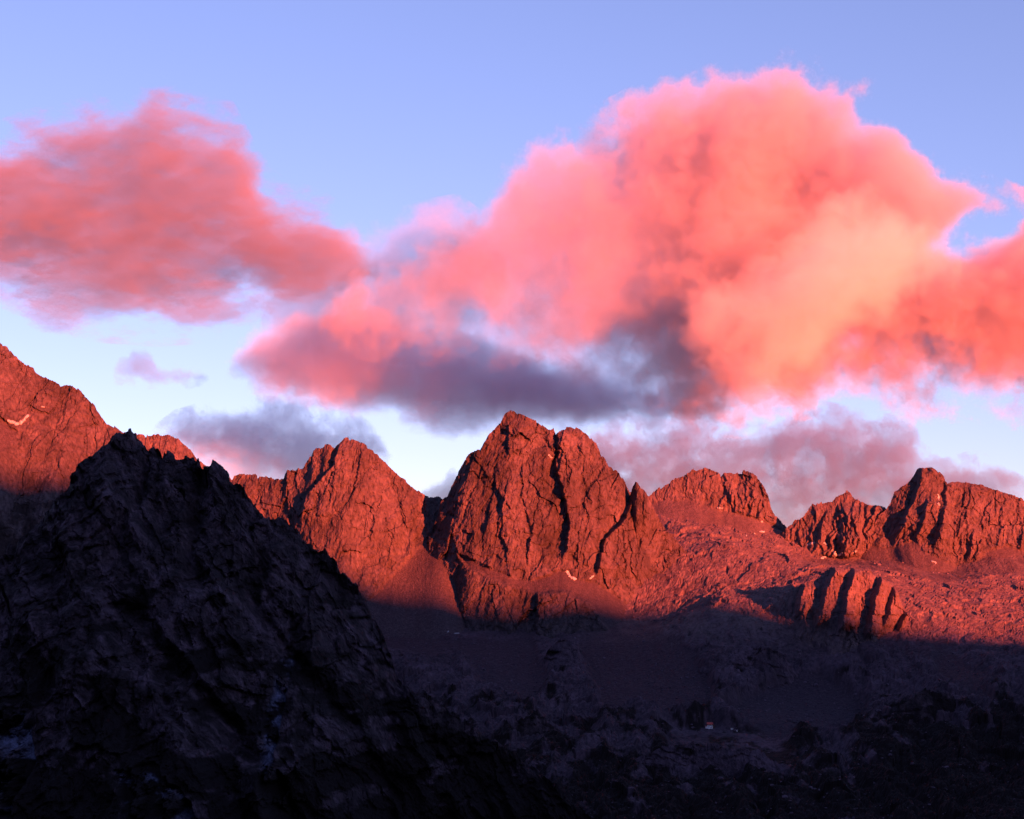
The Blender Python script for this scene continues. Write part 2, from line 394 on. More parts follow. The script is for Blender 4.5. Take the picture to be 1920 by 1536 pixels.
relief('mountain', G2_CREST, 5390, 1150, 53, M_ROCK, pale=0.3, cot=0.5, dens=0.75, cell=42, jag=4, dip=26, ledge=4.0, label='blunt red rock tower with a long wall running off the right edge',
    steps=[([(1722, 880), (1712, 920), (1700, 950), (1680, 985), (1665, 1010)], 34, 45, 6), ([(1728, 940), (1722, 970), (1712, 1000), (1705, 1020)], 22, 22, 5), ([(1766, 905), (1762, 945), (1750, 990), (1742, 1030)], 24, 40, 5),
           ([(1815, 995), (1808, 1030), (1803, 1060)], 18, 30, 5), ([(1690, 975), (1680, 1000), (1672, 1025)], 14, 18, 4)],
    ribs=dict(n=60, x=(1670, 1930), y=(910, 1020), len=(30, 90), h=7, slant=-0.1),
    screes=[[(1600, 1020), (1650, 1025), (1690, 1022), (1712, 1010), (1730, 1035), (1765, 1050), (1800, 1062), (1820, 1062), (1850, 1030), (1880, 1022), (1920, 1032), (2150, 1060), (2150, 1160), (1560, 1160)]])

# --- buttress below the right-hand plateau
I_CREST = [(1350, 1235), (1390, 1185), (1420, 1150), (1450, 1130), (1480, 1112), (1500, 1096), (1525, 1090), (1545, 1076), (1556, 1064), (1568, 1066), (1582, 1070), (1600, 1066), (1612, 1069), (1625, 1066), (1640, 1080), (1660, 1092), (1676, 1110), (1688, 1140), (1700, 1160), (1725, 1195), (1765, 1235), (1800, 1260), (1850, 1300), (1900, 1350), (1950, 1420)]
def low_dark(PX, PY, X, Z):
    return sstep(0.0, 0.3, fbm(X / 90, Z / 70, 6, 905, 0.6) + (PY - 1235) / 230) * 0.9  # dark tone that grows in patches towards the foot
relief('mountain', I_CREST, 4500, 1480, 59, M_SLAB, pale=0.6, cot=0.75, dens=0.66, cell=48, jag=5, label='ribbed buttress striped with shadow below the right-hand plateau',
    steps=[([(1556, 1066), (1540, 1100), (1530, 1140), (1520, 1180)], 46, 40, 6), ([(1590, 1070), (1578, 1110), (1566, 1150), (1560, 1190)], 52, 40, 6), ([(1640, 1082), (1628, 1120), (1620, 1160), (1612, 1200)], 52, 40, 6),
           ([(1668, 1105), (1655, 1140), (1645, 1180)], 38, 30, 5), ([(1688, 1145), (1678, 1170), (1670, 1200)], 34, 24, 5), ([(1500, 1095), (1490, 1130), (1485, 1160)], 44, 34, 6)],
    ribs=dict(n=40, x=(1400, 1800), y=(1100, 1330), len=(60, 160), h=10, slant=-0.18), veg_shade=low_dark, bow=lambda PX, PY: 120 * sstep(60, 300, np.abs(PX - 1590)),
    screes=[[(1340, 1300), (1420, 1265), (1500, 1290), (1600, 1330), (1640, 1400), (1500, 1480), (1340, 1480)]])

# --- dark foreground mountain
A_CREST = [(-260, 1120), (-160, 1130), (-80, 1105), (0, 1078), (30, 1040), (70, 990), (110, 945), (133, 930), (147, 910), (165, 880), (172, 868), (180, 860), (193, 848), (203, 838), (210, 830), (220, 817), (230, 811), (240, 810), (245, 812), (257, 822), (267, 830), (280, 847), (283, 848), (290, 845), (300, 848), (307, 855), (317, 855), (333, 860), (347, 858), (363, 862), (377, 867), (383, 877), (387, 883), (393, 876), (403, 875), (420, 878), (430, 887), (440, 900), (453, 910), (467, 923), (477, 937), (483, 950), (500, 965), (517, 972), (530, 975), (542, 977), (550, 988), (563, 1000), (572, 1017), (587, 1023), (603, 1033), (613, 1030), (623, 1047), (633, 1060), (640, 1067), (650, 1074), (660, 1091), (673, 1104), (680, 1117), (690, 1134), (700, 1157), (713, 1181), (727, 1211), (738, 1236), (745, 1262), (765, 1278), (800, 1302), (835, 1318), (865, 1345), (905, 1372), (940, 1400), (1000, 1438), (1060, 1492), (1120, 1540), (1200, 1620)]
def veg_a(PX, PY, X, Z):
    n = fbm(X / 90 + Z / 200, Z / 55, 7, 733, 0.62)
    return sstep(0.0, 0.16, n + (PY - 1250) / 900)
relief('mountain', A_CREST, 2900, 1640, 61, M_DARK, cot=0.75, dens=0.62, cell=60, jag=7.5, dip=-32, rough=1.7, big=40.0, ledge=4.5, lper=27.0, broken=True, label='dark craggy mountain in full shadow filling the left foreground', veg_shade=veg_a,
    bow=lambda PX, PY: -120 * sstep(1000, 1500, PY) * np.exp(-((PX - 300) / 260) ** 2),
    gullies=[([(560, 1150), (550, 1230), (535, 1330), (525, 1420), (545, 1490), (570, 1560)], 20, 16), ([(385, 885), (372, 960), (360, 1040), (400, 1120)], 24, 14), ([(285, 850), (270, 930), (230, 1010), (200, 1100)], 22, 14), ([(250, 1130), (350, 1230), (430, 1330), (520, 1430)], 30, 20), ([(100, 1000), (140, 1100), (120, 1250), (160, 1400)], 22, 16), ([(430, 1060), (500, 1160), (580, 1260), (690, 1370)], 24, 16), ([(330, 1300), (400, 1390), (470, 1480), (560, 1560)], 22, 18)],
    screes=[[(548, 1190), (560, 1230), (546, 1330), (540, 1400), (556, 1440), (594, 1560), (545, 1560), (516, 1440), (506, 1400), (516, 1330), (536, 1230)],
            [(-40, 1340), (80, 1330), (105, 1420), (80, 1510), (-40, 1520)], [(260, 1430), (330, 1410), (400, 1480), (430, 1560), (330, 1560)]],
    ribs=dict(n=40, x=(0, 700), y=(870, 1350), len=(60, 220), h=10, slant=-0.25))

# ------------------------------------------------------------------ terrain below the peaks
CTRL = [(1230, 965, 6080), (1300, 968, 6080), (1400, 988, 6060), (1460, 1006, 5980), (1260, 1000, 5750), (1360, 1022, 5350), (1450, 1040, 5350), (1520, 1052, 5760), (1600, 1054, 5760), (1700, 1054, 5640), (1780, 1072, 5600), (1860, 1046, 5640), (1930, 1050, 5640), (2080, 1090, 5600),
        (1320, 1122, 4720), (1400, 1108, 4800), (1480, 1090, 4850), (1560, 1078, 4800), (1650, 1090, 4750), (1750, 1120, 4800), (1850, 1110, 4900), (1940, 1130, 4800), (2080, 1160, 4800), (1760, 1170, 4450), (1850, 1190, 4400), (1950, 1200, 4350),
        (1240, 1165, 4720), (1150, 1180, 4680), (1080, 1200, 4600), (1000, 1210, 4600), (900, 1195, 4650), (800, 1195, 4700), (740, 1150, 4950), (700, 1115, 5150), (620, 1110, 5250),
        (1320, 1160, 4520), (1400, 1180, 4450), (1240, 1215, 4450), (1150, 1260, 4350), (1050, 1270, 4330), (950, 1250, 4400), (850, 1250, 4400), (1250, 1280, 4230), (1350, 1240, 4300), (1440, 1250, 4300), (1380, 1300, 4150), (1480, 1330, 4060), (1580, 1345, 4020), (1680, 1330, 4080),
        (1330, 1358, 3900), (1290, 1350, 3930), (1400, 1385, 3800), (1250, 1345, 3980), (1150, 1350, 3950), (1050, 1345, 3980), (950, 1345, 3980), (850, 1330, 4050), (1330, 1410, 3720), (1240, 1410, 3740), (1460, 1430, 3680), (1560, 1440, 3600), (1660, 1430, 3620), (1780, 1400, 3700), (1900, 1330, 3850), (1800, 1280, 4050), (1900, 1260, 4050), (2050, 1260, 4050),
        (1000, 1440, 3600), (1120, 1450, 3550), (880, 1430, 3650), (1330, 1530, 3280), (1200, 1530, 3280), (1040, 1530, 3280), (900, 1540, 3250), (1500, 1530, 3250), (1650, 1530, 3250), (1800, 1500, 3320), (1920, 1450, 3450), (2080, 1440, 3450),
        (500, 1230, 4600), (300, 1180, 4900), (0, 1150, 5000), (-150, 1150, 5000), (500, 1060, 5600), (300, 1050, 5600), (600, 1350, 4000), (300, 1350, 4000), (0, 1350, 4000), (-150, 1350, 4000), (600, 1560, 3200), (0, 1560, 3200), (-150, 1560, 3200),
        (1300, 1660, 2850), (1000, 1670, 2850), (1600, 1670, 2850), (1900, 1620, 2850), (700, 1690, 2850), (100, 1690, 2850), (2080, 1600, 2850)]
CP = np.array([at(px, py, 4750 + (Y - 4750) * 0.56 if (px > 1180 and Y > 4750) else Y) for px, py, Y in CTRL])
def tps_fit(P):
    n = len(P); q = P[:, :2] / 1000.0
    r2 = ((q[:, None] - q[None]) ** 2).sum(-1); K = 0.5 * r2 * np.log(r2 + 1e-12) + np.eye(n) * 2e-3
    T = np.concatenate([np.ones((n, 1)), q], 1)
    A = np.block([[K, T], [T.T, np.zeros((3, 3))]])
    return q, np.linalg.solve(A, np.concatenate([P[:, 2], np.zeros(3)]))
TQ, TW = tps_fit(CP)
def tps(x, y):
    x = x / 1000.0; y = y / 1000.0
    z = TW[-3] + TW[-2] * x + TW[-1] * y
    for (a, b), w_ in zip(TQ, TW):
        r2 = (x - a) ** 2 + (y - b) ** 2
        z = z + np.float32(w_ * 0.5) * r2 * np.log(r2 + 1e-12)
    return z
SCREE_T = [[(660, 1100), (780, 1060), (800, 1180), (850, 1210), (820, 1240), (700, 1215)], [(845, 1205), (1000, 1190), (1030, 1290), (1000, 1335), (900, 1285)], [(1095, 1150), (1200, 1145), (1300, 1225), (1345, 1290), (1340, 1335), (1250, 1348), (1130, 1335), (1085, 1235)],
           [(1350, 1338), (1440, 1285), (1540, 1255), (1630, 1330), (1600, 1378), (1450, 1386)], [(1500, 1045), (1920, 1035), (1950, 1075), (1760, 1095), (1660, 1070), (1500, 1062)], [(1740, 1200), (1850, 1260), (1860, 1340), (1760, 1270)]]
def terrain_z(x, y):
    base = tps(x, y)
    px = HX + FPX * x / y
    yb = np.interp(px, [1100, 1200, 1450, 1520, 1650, 2100], [5030, 5500, 5520, 5420, 5360, 5350])
    base = base - 0.7 * np.maximum(0, y - yb)
    py = HY - FPX * base / y
    sc_ = np.zeros(x.shape, np.float32); wob = 12 * fbm(x / 60, y / 120, 3, 401)
    for poly in SCREE_T: sc_ = np.maximum(sc_, sstep(-6, 10, poly_sd(px, py, poly) + wob))
    # glacier-worn slabs, moraine hummocks and outcrops
    wx = x + 30 * fbm(x / 90, y / 90, 3, 411); wy = y + 40 * fbm(x / 90, y / 90, 3, 412)
    big = fbm(wx / 190, wy / 300, 5, 421, 0.5, True)
    amp = 9 + 9 * sstep(1200, 1300, py); soft = 0.7 + 0.3 * sstep(1190, 1260, py)
    f1 = facets(wx / 60, wy / 110, 431); f2 = facets(wx / 24, wy / 46, 432); f3, ed = facets(wx / 10, wy / 20, 433, True)
    hum = fbm(x / 22, y / 34, 4, 441)
    r = amp * big + soft * ((8 + 3 * sstep(1220, 1300, py)) * f1 + 4.5 * f2 + 1.8 * f3 + 2.0 * hum) - 1.6 * sstep(0.15, 0.0, ed)
    rr_ = fbm(wx / 95, wy / 420, 5, 425, 0.5, True)
    r = r + 30 * sstep(1190, 1300, py) * np.sign(rr_) * np.abs(rr_) ** 0.8
    small = soft * (0.8 * fbm(x / 6, y / 9, 3, 451) + 0.9 * facets(x / 5, y / 8, 452))
    z = base + r * (1 - 0.9 * sc_) + small * (0.8 + 0.3 * sc_) + sc_ * 2.2 * fbm(x / 16, y / 150, 4, 481)
    mor = sstep(1200, 1260, py) * (1 - sc_)
    z = z + mor * (2.0 * facets(x / 8, y / 13, 483) + 1.3 * facets(x / 4.2, y / 7, 484))
    # level ground under the hut
    hx, hy_, hz = at(1331, 1366, 3900)
    w_ = np.exp(-(((x - hx) / 26) ** 2 + ((y - hy_) / 34) ** 2) ** 2)
    z = z * (1 - w_) + hz * w_
    dy = hy_ - y
    fr = sstep(-20, 25, dy) * sstep(420, 250, dy) * sstep(150, 80, np.abs(x - hx - 25))
    z = z * (1 - fr) + np.minimum(z, hz - 1.0 + 1.6 * f3 + 1.5 * hum + 0.5 * small - 0.17 * np.maximum(dy - 18, 0) - 0.05 * np.maximum(x - hx - 15, 0)) * fr
    v = sstep(0.02, 0.2, fbm(x / 60, y / 110, 6, 461, 0.62) + 0.2 * big + np.maximum((py - 1410) / 420, -0.5) + 0.35 * sstep(1560, 1720, px) * sstep(1300, 1420, py)) * (1 - sc_)
    pale = sstep(-30, 45, base + 25 * fbm(x / 70, y / 110, 4, 471)) * sstep(100, 300, x)
    pale = pale * np.clip(0.62 + 1.1 * fbm(x / 45, y / 80, 5, 473, 0.6), 0.1, 1)
    return z, sc_, v, pale
ncol, nrow = 1060, 600
kx = (np.linspace(-180, 2100, ncol) - HX) / FPX
yr = 2750.0 * (6400.0 / 2750.0) ** np.linspace(0, 1, nrow)
TX = (yr[:, None] * kx[None, :]).astype(np.float32); TY = np.broadcast_to(yr[:, None], TX.shape).astype(np.float32)
TZ, TS, TV, TP = terrain_z(TX, TY)
terr = link('terrain', mesh_np('terrain', np.stack([TX, TY, TZ], -1), grid_faces(nrow, ncol, True), M_SLAB, {'scree': TS, 'veg_shade': TV, 'pale': TP}))
SHEETS.append((terr, HX + FPX * TX / TY, HY - FPX * TZ / TY, TX, TY, TZ))
for crest_, Y_, zb_, sd_, m_, pl_ in (([(1285, 1300), (1300, 1268), (1332, 1235), (1372, 1216), (1400, 1222), (1432, 1210), (1472, 1232), (1500, 1275), (1530, 1310)], 4270, 1350, 71, M_SLAB, 0.0),
                                      ([(1000, 1300), (1010, 1262), (1026, 1218), (1050, 1198), (1080, 1203), (1102, 1238), (1112, 1280), (1130, 1320)], 4420, 1345, 73, M_SLAB, 0.0),
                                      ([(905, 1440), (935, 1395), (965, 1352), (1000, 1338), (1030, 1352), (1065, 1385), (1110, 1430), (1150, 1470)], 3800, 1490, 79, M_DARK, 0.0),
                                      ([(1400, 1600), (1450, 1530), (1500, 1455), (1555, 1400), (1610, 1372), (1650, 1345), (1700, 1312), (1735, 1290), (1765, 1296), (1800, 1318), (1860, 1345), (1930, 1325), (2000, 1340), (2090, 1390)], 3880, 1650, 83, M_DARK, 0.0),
                                      ([(1140, 1470), (1190, 1420), (1250, 1400), (1300, 1392), (1360, 1400), (1430, 1410), (1480, 1440), (1520, 1500)], 3560, 1560, 89, M_SLAB, 0.0)):
    relief('outcrop', crest_, Y_, zb_, sd_, m_, cot=0.8, dens=0.62, cell=30, jag=6, ledge=5.0, lper=24.0, big=10.0, pale=pl_, parent=terr, veg_shade=(lambda PX, PY, X, Z: sstep(0.0, 0.2, fbm(X / 60, Z / 40, 6, 951, 0.6) + (0.08 if m_ is M_DARK else -0.12))))
tag(terr, 'rocky cirque floor of slabs, moraine and scree below the peaks', 'terrain', None, 'structure')

# ------------------------------------------------------------------ the rest of the valley: ground and the range behind the camera whose shadow climbs the peaks
sh = Vector((sd[0], sd[1], 0)).normalized(); dx_, dy_ = sh.x, sh.y
T0 = 3500.0
SHADOW = [(-60, 885, 5000), (60, 892, 5000), (160, 885, 5000), (400, 960, 5000), (720, 1112, 4950), (820, 1122, 4800), (900, 1126, 4750), (1000, 1134, 4700), (1150, 1126, 4750), (1250, 1112, 4750), (1310, 1090, 4750), (1400, 1128, 4600), (1500, 1150, 4450), (1600, 1160, 4400), (1700, 1180, 4400), (1800, 1182, 4380), (1920, 1200, 4330)]
hs = []
for c in SHADOW:
    x, y, z = at(*c)
    t = x * dx_ + y * dy_; s = -x * dy_ + y * dx_
    hs.append((s, z + (T0 - t) * math.tan(R(SUN_EL))))
hs.sort()
hs = [(-9000, 1500), (-5000, 2200), (-2500, 2000), (0, 1900), (1200, 1650)] + hs + [(hs[-1][0] + 700, hs[-1][1] + 40), (hs[-1][0] + 2500, hs[-1][1] + 150), (9000, 700)]  # unseen crest behind left raised to block sky light
HS = np.array(hs)
def ground_z(x, y):
    t = x * dx_ + y * dy_; s = -x * dy_ + y * dx_
    h = np.interp(s, HS[:, 0], HS[:, 1])
    h = h + 48 * fbm(s / 130, s * 0 + 2.2, 4, 517, 0.6)
    rng_ = h - 0.62 * np.abs(t - T0)
    valley = -640 + 0.34 * np.maximum(0, np.abs(y - 1500) - 300) * (y < 1500)
    valley = np.where(y >= 1500, -640 + 0.10 * (y - 1500), valley)
    cam_slope = -3.0 - 0.42 * np.hypot(x * 0.6, y - 0.0)
    side = -500 + 0.45 * np.maximum(0, np.abs(x) - 2600 - 0.25 * np.maximum(y, 0))
    side = np.where(x < 0, -500 + 0.85 * np.maximum(0, -x - 1900 - 0.33 * np.maximum(y, 0)), side)  # unseen left wall, made steep and high to block sky light
    side = np.minimum(side, np.where(x < 0, 2300, 900) + 300 * fbm(x / 1800, y / 1800, 3, 515))
    z = np.maximum(np.maximum(valley * 0 - 640, cam_slope), np.maximum(rng_, side))
    z = np.where(y > 1500, np.maximum(z, -640 + 0.16 * (y - 1500)), z)
    far = sstep(2200, 2700, y) * (np.abs(x) < y * 0.40)
    z = np.where(far > 0, np.minimum(z, tps(x, np.minimum(y, 6400)) - 60), z)
    z = np.where(y > 6300, np.minimum(z, 150), z)
    n = 60 * fbm(x / 500, y / 500, 5, 501, 0.5, True) * sstep(60, 900, np.hypot(x, y)) * sstep(40, 300, np.abs(t - T0))
    return z + n * (far == 0)
gx = np.sign(np.linspace(-1, 1, 241)) * np.abs(np.linspace(-1, 1, 241)) ** 1.6 * 14000
gy = gx + 600
GX, GY = np.meshgrid(gx, gy)
GZ = ground_z(GX.astype(np.float32), GY.astype(np.float32))
g_o = link('ground', mesh_np('ground', np.stack([GX, GY, GZ], -1), grid_faces(241, 241, True), M_DARK, {'scree': GZ * 0, 'veg_shade': GZ * 0}))
tag(g_o, 'valley ground with the unseen range behind the viewpoint and unseen left wall, raised at left to block sky light', 'ground', None, 'structure')

# ------------------------------------------------------------------ old snow lying in the gullies
def snow(line, w, label, group=None, who=None):
    """a thin bank of snow following the ground along a line (photograph pixels give where it lies)"""
    P = np.array(line, float); best = None; w = w * 0.8
    cx, cy_ = P[:, 0].mean(), P[:, 1].mean()
    for o, PX, PY, X, Y, Z in SHEETS:
        d = (PX - cx) ** 2 + (PY - cy_) ** 2
        i = np.unravel_index(np.argmin(d), d.shape)
        if d[i] < 60 and (best is None or Y[i] < best[0]): best = (Y[i], PX, PY, X, Y, Z)
    if best is None: return None
    _, PX, PY, X, Y, Z = best
    near = (PX > P[:, 0].min() - 25) & (PX < P[:, 0].max() + 25) & (PY > P[:, 1].min() - 25) & (PY < P[:, 1].max() + 25)
    d = np.full(PX.shape, 1e9)
    for (ax, ay), (bx, by) in zip(P[:-1], P[1:]):
        ex, ey = bx - ax, by - ay
        t = np.clip(((PX - ax) * ex + (PY - ay) * ey) / (ex * ex + ey * ey + 1e-9), 0, 1)
        d = np.minimum(d, np.hypot(PX - ax - t * ex, PY - ay - t * ey))
    d = d + w * 1.1 * fbm(X / 7, Z / 5, 4, 77, 0.6)
    m = near & (d < w)
    cell_ = m[:-1, :-1] & m[:-1, 1:] & m[1:, 1:] & m[1:, :-1]
    r, c = np.nonzero(cell_)
    todo = set(zip(r.tolist(), c.tolist())); piece = []
    while todo:
        st = [todo.pop()]; cur = list(st)
        while st:
            a_, b_ = st.pop()
            for nb_ in ((a_ + 1, b_), (a_ - 1, b_), (a_, b_ + 1), (a_, b_ - 1)):
                if nb_ in todo: todo.remove(nb_); st.append(nb_); cur.append(nb_)
        if len(cur) > len(piece): piece = cur
    r = np.array([p[0] for p in piece], int); c = np.array([p[1] for p in piece], int)
    if len(r) == 0: return None
    nc_ = PX.shape[1]
    q = np.stack([r * nc_ + c, r * nc_ + c + 1, (r + 1) * nc_ + c + 1, (r + 1) * nc_ + c], 1)
    ids, inv = np.unique(q, return_inverse=True); q = inv.reshape(q.shape); n = len(ids)
    base = np.stack([X.ravel()[ids], Y.ravel()[ids], Z.ravel()[ids]], -1)
    topv = base + np.array([0, -1.2, 0.9]) * (0.4 + np.clip((w - d.ravel()[ids]) / w, 0, 1))[:, None]
    e = np.concatenate([q[:, [0, 1]], q[:, [1, 2]], q[:, [2, 3]], q[:, [3, 0]]])
    key = {}
    for a, b in e: key[(a, b)] = 1
    bd = np.array([(a, b) for a, b in e if (b, a) not in key])
    skirt = np.stack([bd[:, 1], bd[:, 0], bd[:, 0] + n, bd[:, 1] + n], 1)
    lowv = base + np.array([0, 1.5, -1.0])
    o = link('snow_patch', mesh_np('snow_patch', np.concatenate([topv, lowv]), np.concatenate([q, skirt, q[:, ::-1] + n]), M_SNOW, None, True))
    tag(o, label, 'snow patch', group or 'old snow left in the gullies')
    return o
snow([(17, 789), (30, 795), (42, 792), (52, 780)], 4.5, 'largest pink snow streak on the left-hand mountain shoulder')
snow([(74, 764), (92, 762)], 2.5, 'thin snow dash high on the left-hand mountain shoulder')
snow([(2, 772), (10, 770)], 2.5, 'snow fleck at the very left edge of the photo')
snow([(1062, 1072), (1070, 1082), (1078, 1086)], 4.0, 'bright snow wedge at the foot of the central peak')
snow([(1100, 1092), (1113, 1080)], 3.0, 'slanting snow sliver below the gully of the central peak')
snow([(1028, 853), (1036, 860)], 2.2, 'tiny snow speck near the top of the central peak gully')
for l_, w_ in (([(1514, 1022), (1526, 1018)], 3.5), ([(1546, 1019), (1552, 1022)], 3.0), ([(1560, 1032), (1568, 1042)], 4.0), ([(1572, 1042), (1580, 1037)], 3.0), ([(1540, 1046), (1547, 1045)], 4.0), ([(1600, 1036), (1612, 1030)], 2.5)):
    SN = {1514: 'leftmost snow patch at the foot of the low serrated ridge', 1546: 'snow patch on rock just above the cluster under the serrated ridge', 1560: 'steep snow patch in the middle of the cluster under the serrated ridge', 1572: 'snow patch right of the cluster centre under the serrated ridge', 1540: 'lowest snow patch of the cluster under the serrated ridge', 1600: 'rightmost narrow snow patch under the serrated ridge, near the tower'}
    snow(l_, w_, SN[l_[0][0]], 'snow patches under the serrated ridge')
snow([(1759, 928), (1760, 936)], 3.0, 'snow spot high in the cleft of the right-hand tower')
snow([(1758, 944), (1762, 948)], 2.5, 'lower snow spot in the cleft of the right-hand tower')
snow([(1747, 1052), (1754, 1055)], 3.0, 'snow patch on scree under the right-hand tower')
snow([(1344, 952), (1375, 958), (1402, 967)], 2.2, 'long thin snow line under the dome cliff')
snow([(1428, 978), (1436, 978)], 3.0, 'snow patch at the right end of the dome cliff foot')
for l_, w_ in (([(1424, 997), (1434, 997)], 2.6), ([(1408, 1002), (1416, 1001)], 2.4), ([(1396, 1005), (1400, 1004)], 2.4)):
    SN = {1424: 'rightmost snow dash on the pale slabs below the dome', 1408: 'middle snow dash on the pale slabs below the dome', 1396: 'leftmost short snow dash on the pale slabs below the dome'}
    snow(l_, w_, SN[l_[0][0]], 'snow dashes on the slabs')
for l_, w_ in (([(838, 1188), (843, 1181)], 2.4), ([(852, 1189), (862, 1187)], 2.2)):
    snow(l_, w_, ('slanting' if l_[0][0] == 838 else 'flat') + ' dull snow scrap at the shaded lower left foot of the central peak', 'snow scraps in the shade')

# ------------------------------------------------------------------ boulders strewn over scree and moraine
rg = np.random.default_rng(5)
def boulders(n):
    t_ = (1 + 5 ** 0.5) / 2
    iv = np.array([(-1, t_, 0), (1, t_, 0), (-1, -t_, 0), (1, -t_, 0), (0, -1, t_), (0, 1, t_), (0, -1, -t_), (0, 1, -t_), (t_, 0, -1), (t_, 0, 1), (-t_, 0, -1), (-t_, 0, 1)]) / 1.9
    fc = np.array([(0, 11, 5), (0, 5, 1), (0, 1, 7), (0, 7, 10), (0, 10, 11), (1, 5, 9), (5, 11, 4), (11, 10, 2), (10, 7, 6), (7, 1, 8), (3, 9, 4), (3, 4, 2), (3, 2, 6), (3, 6, 8), (3, 8, 9), (4, 9, 5), (2, 4, 11), (6, 2, 10), (8, 6, 7), (9, 8, 1)])
    ri = rg.integers(0, nrow, n * 3); ci = rg.integers(0, ncol, n * 3)
    px = HX + FPX * TX[ri, ci] / TY[ri, ci]
    keep = (px > 600) & (px < 1960) & (rg.random(n * 3) < 0.25 + 0.75 * TS[ri, ci]); ri, ci = ri[keep][:n], ci[keep][:n]; k = len(ri)
    size = np.clip(rg.lognormal(0.1, 0.55, k), 0.5, 5.0)
    c = np.stack([TX[ri, ci], TY[ri, ci], TZ[ri, ci] + 0.2 * size], -1)
    sc3 = size[:, None] * np.stack([rg.uniform(0.7, 1.5, k), rg.uniform(0.7, 1.4, k), rg.uniform(0.5, 1.0, k)], -1)
    V = iv[None] * (1 + rg.uniform(-0.28, 0.28, (k, 12, 1)))
    a = rg.uniform(0, 6.28, k); ca, sa = np.cos(a)[:, None], np.sin(a)[:, None]
    V = V * sc3[:, None, :]
    V = np.stack([V[..., 0] * ca - V[..., 1] * sa, V[..., 0] * sa + V[..., 1] * ca, V[..., 2]], -1) + c[:, None, :]
    F = (fc[None] + 12 * np.arange(k)[:, None, None]).reshape(-1, 3)
    return V.reshape(-1, 3), F
bv, bf = boulders(13000)
M_BOULDER = rock_mat('boulder_rock', tn(0.05), tn(0.09), tn(0.15), tn(0.1), veg_shade_amt=False)
bo = link('boulders', mesh_np('boulders', bv, bf, M_BOULDER))
tag(bo, 'pale boulders strewn over the scree and moraine', 'boulders', None, 'stuff')

# ------------------------------------------------------------------ mountain hut
def plain(name, c, rough=0.8, spec=0.2, var=0.25):
    m, nt, p = new_mat(name)
    tc = nt.nodes.new('ShaderNodeTexCoord')
    lo = tuple(v * (1 - var) for v in c); hi = tuple(v * (1 + var) for v in c)
    nt.links.new(ramp(nt, [(0.3, lo), (0.7, hi)], noise(nt, tc.outputs['Object'], 0.9, 4)), p.inputs['Base Color'])
    p.inputs['Roughness'].default_value = rough; p.inputs['Specular IOR Level'].default_value = spec
    return m
M_WHITE = plain('whitewash', (0.66, 0.66, 0.68)); M_TIMBER = plain('dark_timber', (0.07, 0.045, 0.035)); M_ROOF = plain('red_roof_sheet', (0.42, 0.07, 0.06), 0.5)
M_GLASS = plain('window_glass', (0.01, 0.012, 0.015), 0.08, 0.5); M_STONE = plain('stone_base', (0.12, 0.11, 0.11)); M_FRAME = plain('pale_frame', (0.5, 0.42, 0.36))
def box(name, x0, x1, y0, y1, z0, z1, mat, parent=None):
    V = [(x, y, z) for z in (z0, z1) for x, y in ((x0, y0), (x1, y0), (x1, y1), (x0, y1))]
    F = [(3, 2, 1, 0), (4, 5, 6, 7), (0, 1, 5, 4), (1, 2, 6, 5), (2, 3, 7, 6), (3, 0, 4, 7)]
    return link(name, mesh_np(name, V, F, mat), parent)
def gable(name, x0, x1, y0, y1, z0, zr, th, mat, parent=None):
    ym = (y0 + y1) / 2
    prof = [(y0, z0), (ym, zr), (y1, z0), (y1, z0 - th), (ym, zr - th), (y0, z0 - th)]
    V = [(x, y, z) for x in (x0, x1) for y, z in prof]
    F = [(i, (i + 1) % 6, (i + 1) % 6 + 6, i + 6) for i in range(6)]
    me = bpy.data.meshes.new(name); me.from_pydata(V, [], F + [(0, 5, 4, 1), (1, 4, 3, 2), (6, 7, 10, 11), (7, 8, 9, 10)]); me.materials.append(mat)
    return link(name, me, parent)
hut = bpy.data.objects.new('mountain_hut', None); COL.objects.link(hut)
hut.location = at(1331, 1366, 3900)
tag(hut, 'small white mountain hut with a red roof on a rocky knoll', 'hut')
w1 = box('wall', -5.6, 5.6, -4.5, 4.5, -1.0, 6.0, M_WHITE, hut)
w2 = box('upper_wall', -5.2, 5.2, -4.1, 4.1, 6.0, 8.8, M_TIMBER, hut)
me = bpy.data.meshes.new('gable_wall'); me.from_pydata([(x, y, z) for x in (-5.0, 5.0) for y, z in ((-4.0, 8.8), (4.0, 8.8), (0, 11.6))], [], [(0, 2, 1), (3, 4, 5), (0, 1, 4, 3), (1, 2, 5, 4), (2, 0, 3, 5)]); me.materials.append(M_TIMBER)
link('gable_wall', me, hut)
rf = gable('roof', -6.3, 6.3, -5.4, 5.4, 8.6, 12.6, 0.35, M_ROOF, hut)
box('chimney', 2.2, 3.3, 0.3, 1.4, 10.8, 13.6, M_STONE, rf)
for x, z, wd, hh in ((-3.6, 3.4, 1.3, 1.5), (-0.4, 3.4, 1.3, 1.5), (3.6, 3.2, 1.8, 1.9)):
    f = box('window', x - wd / 2 - 0.15, x + wd / 2 + 0.15, -4.56, -4.4, z - hh / 2 - 0.15, z + hh / 2 + 0.15, M_FRAME, hut)
    box('pane', x - wd / 2, x + wd / 2, -4.62, -4.5, z - hh / 2, z + hh / 2, M_GLASS, f)
for x in (-2.6, 2.4):
    f = box('window', x - 1.1, x + 1.1, -4.17, -4.0, 6.7, 8.2, M_FRAME, hut)
    box('pane', x - 0.8, x + 0.8, -4.22, -4.1, 6.95, 7.95, M_GLASS, f)
d_ = box('door', 1.0, 2.0, -4.58, -4.4, 0.0, 2.2, M_TIMBER, hut)
box('handle', 1.75, 1.88, -4.66, -4.58, 1.0, 1.2, M_STONE, d_)
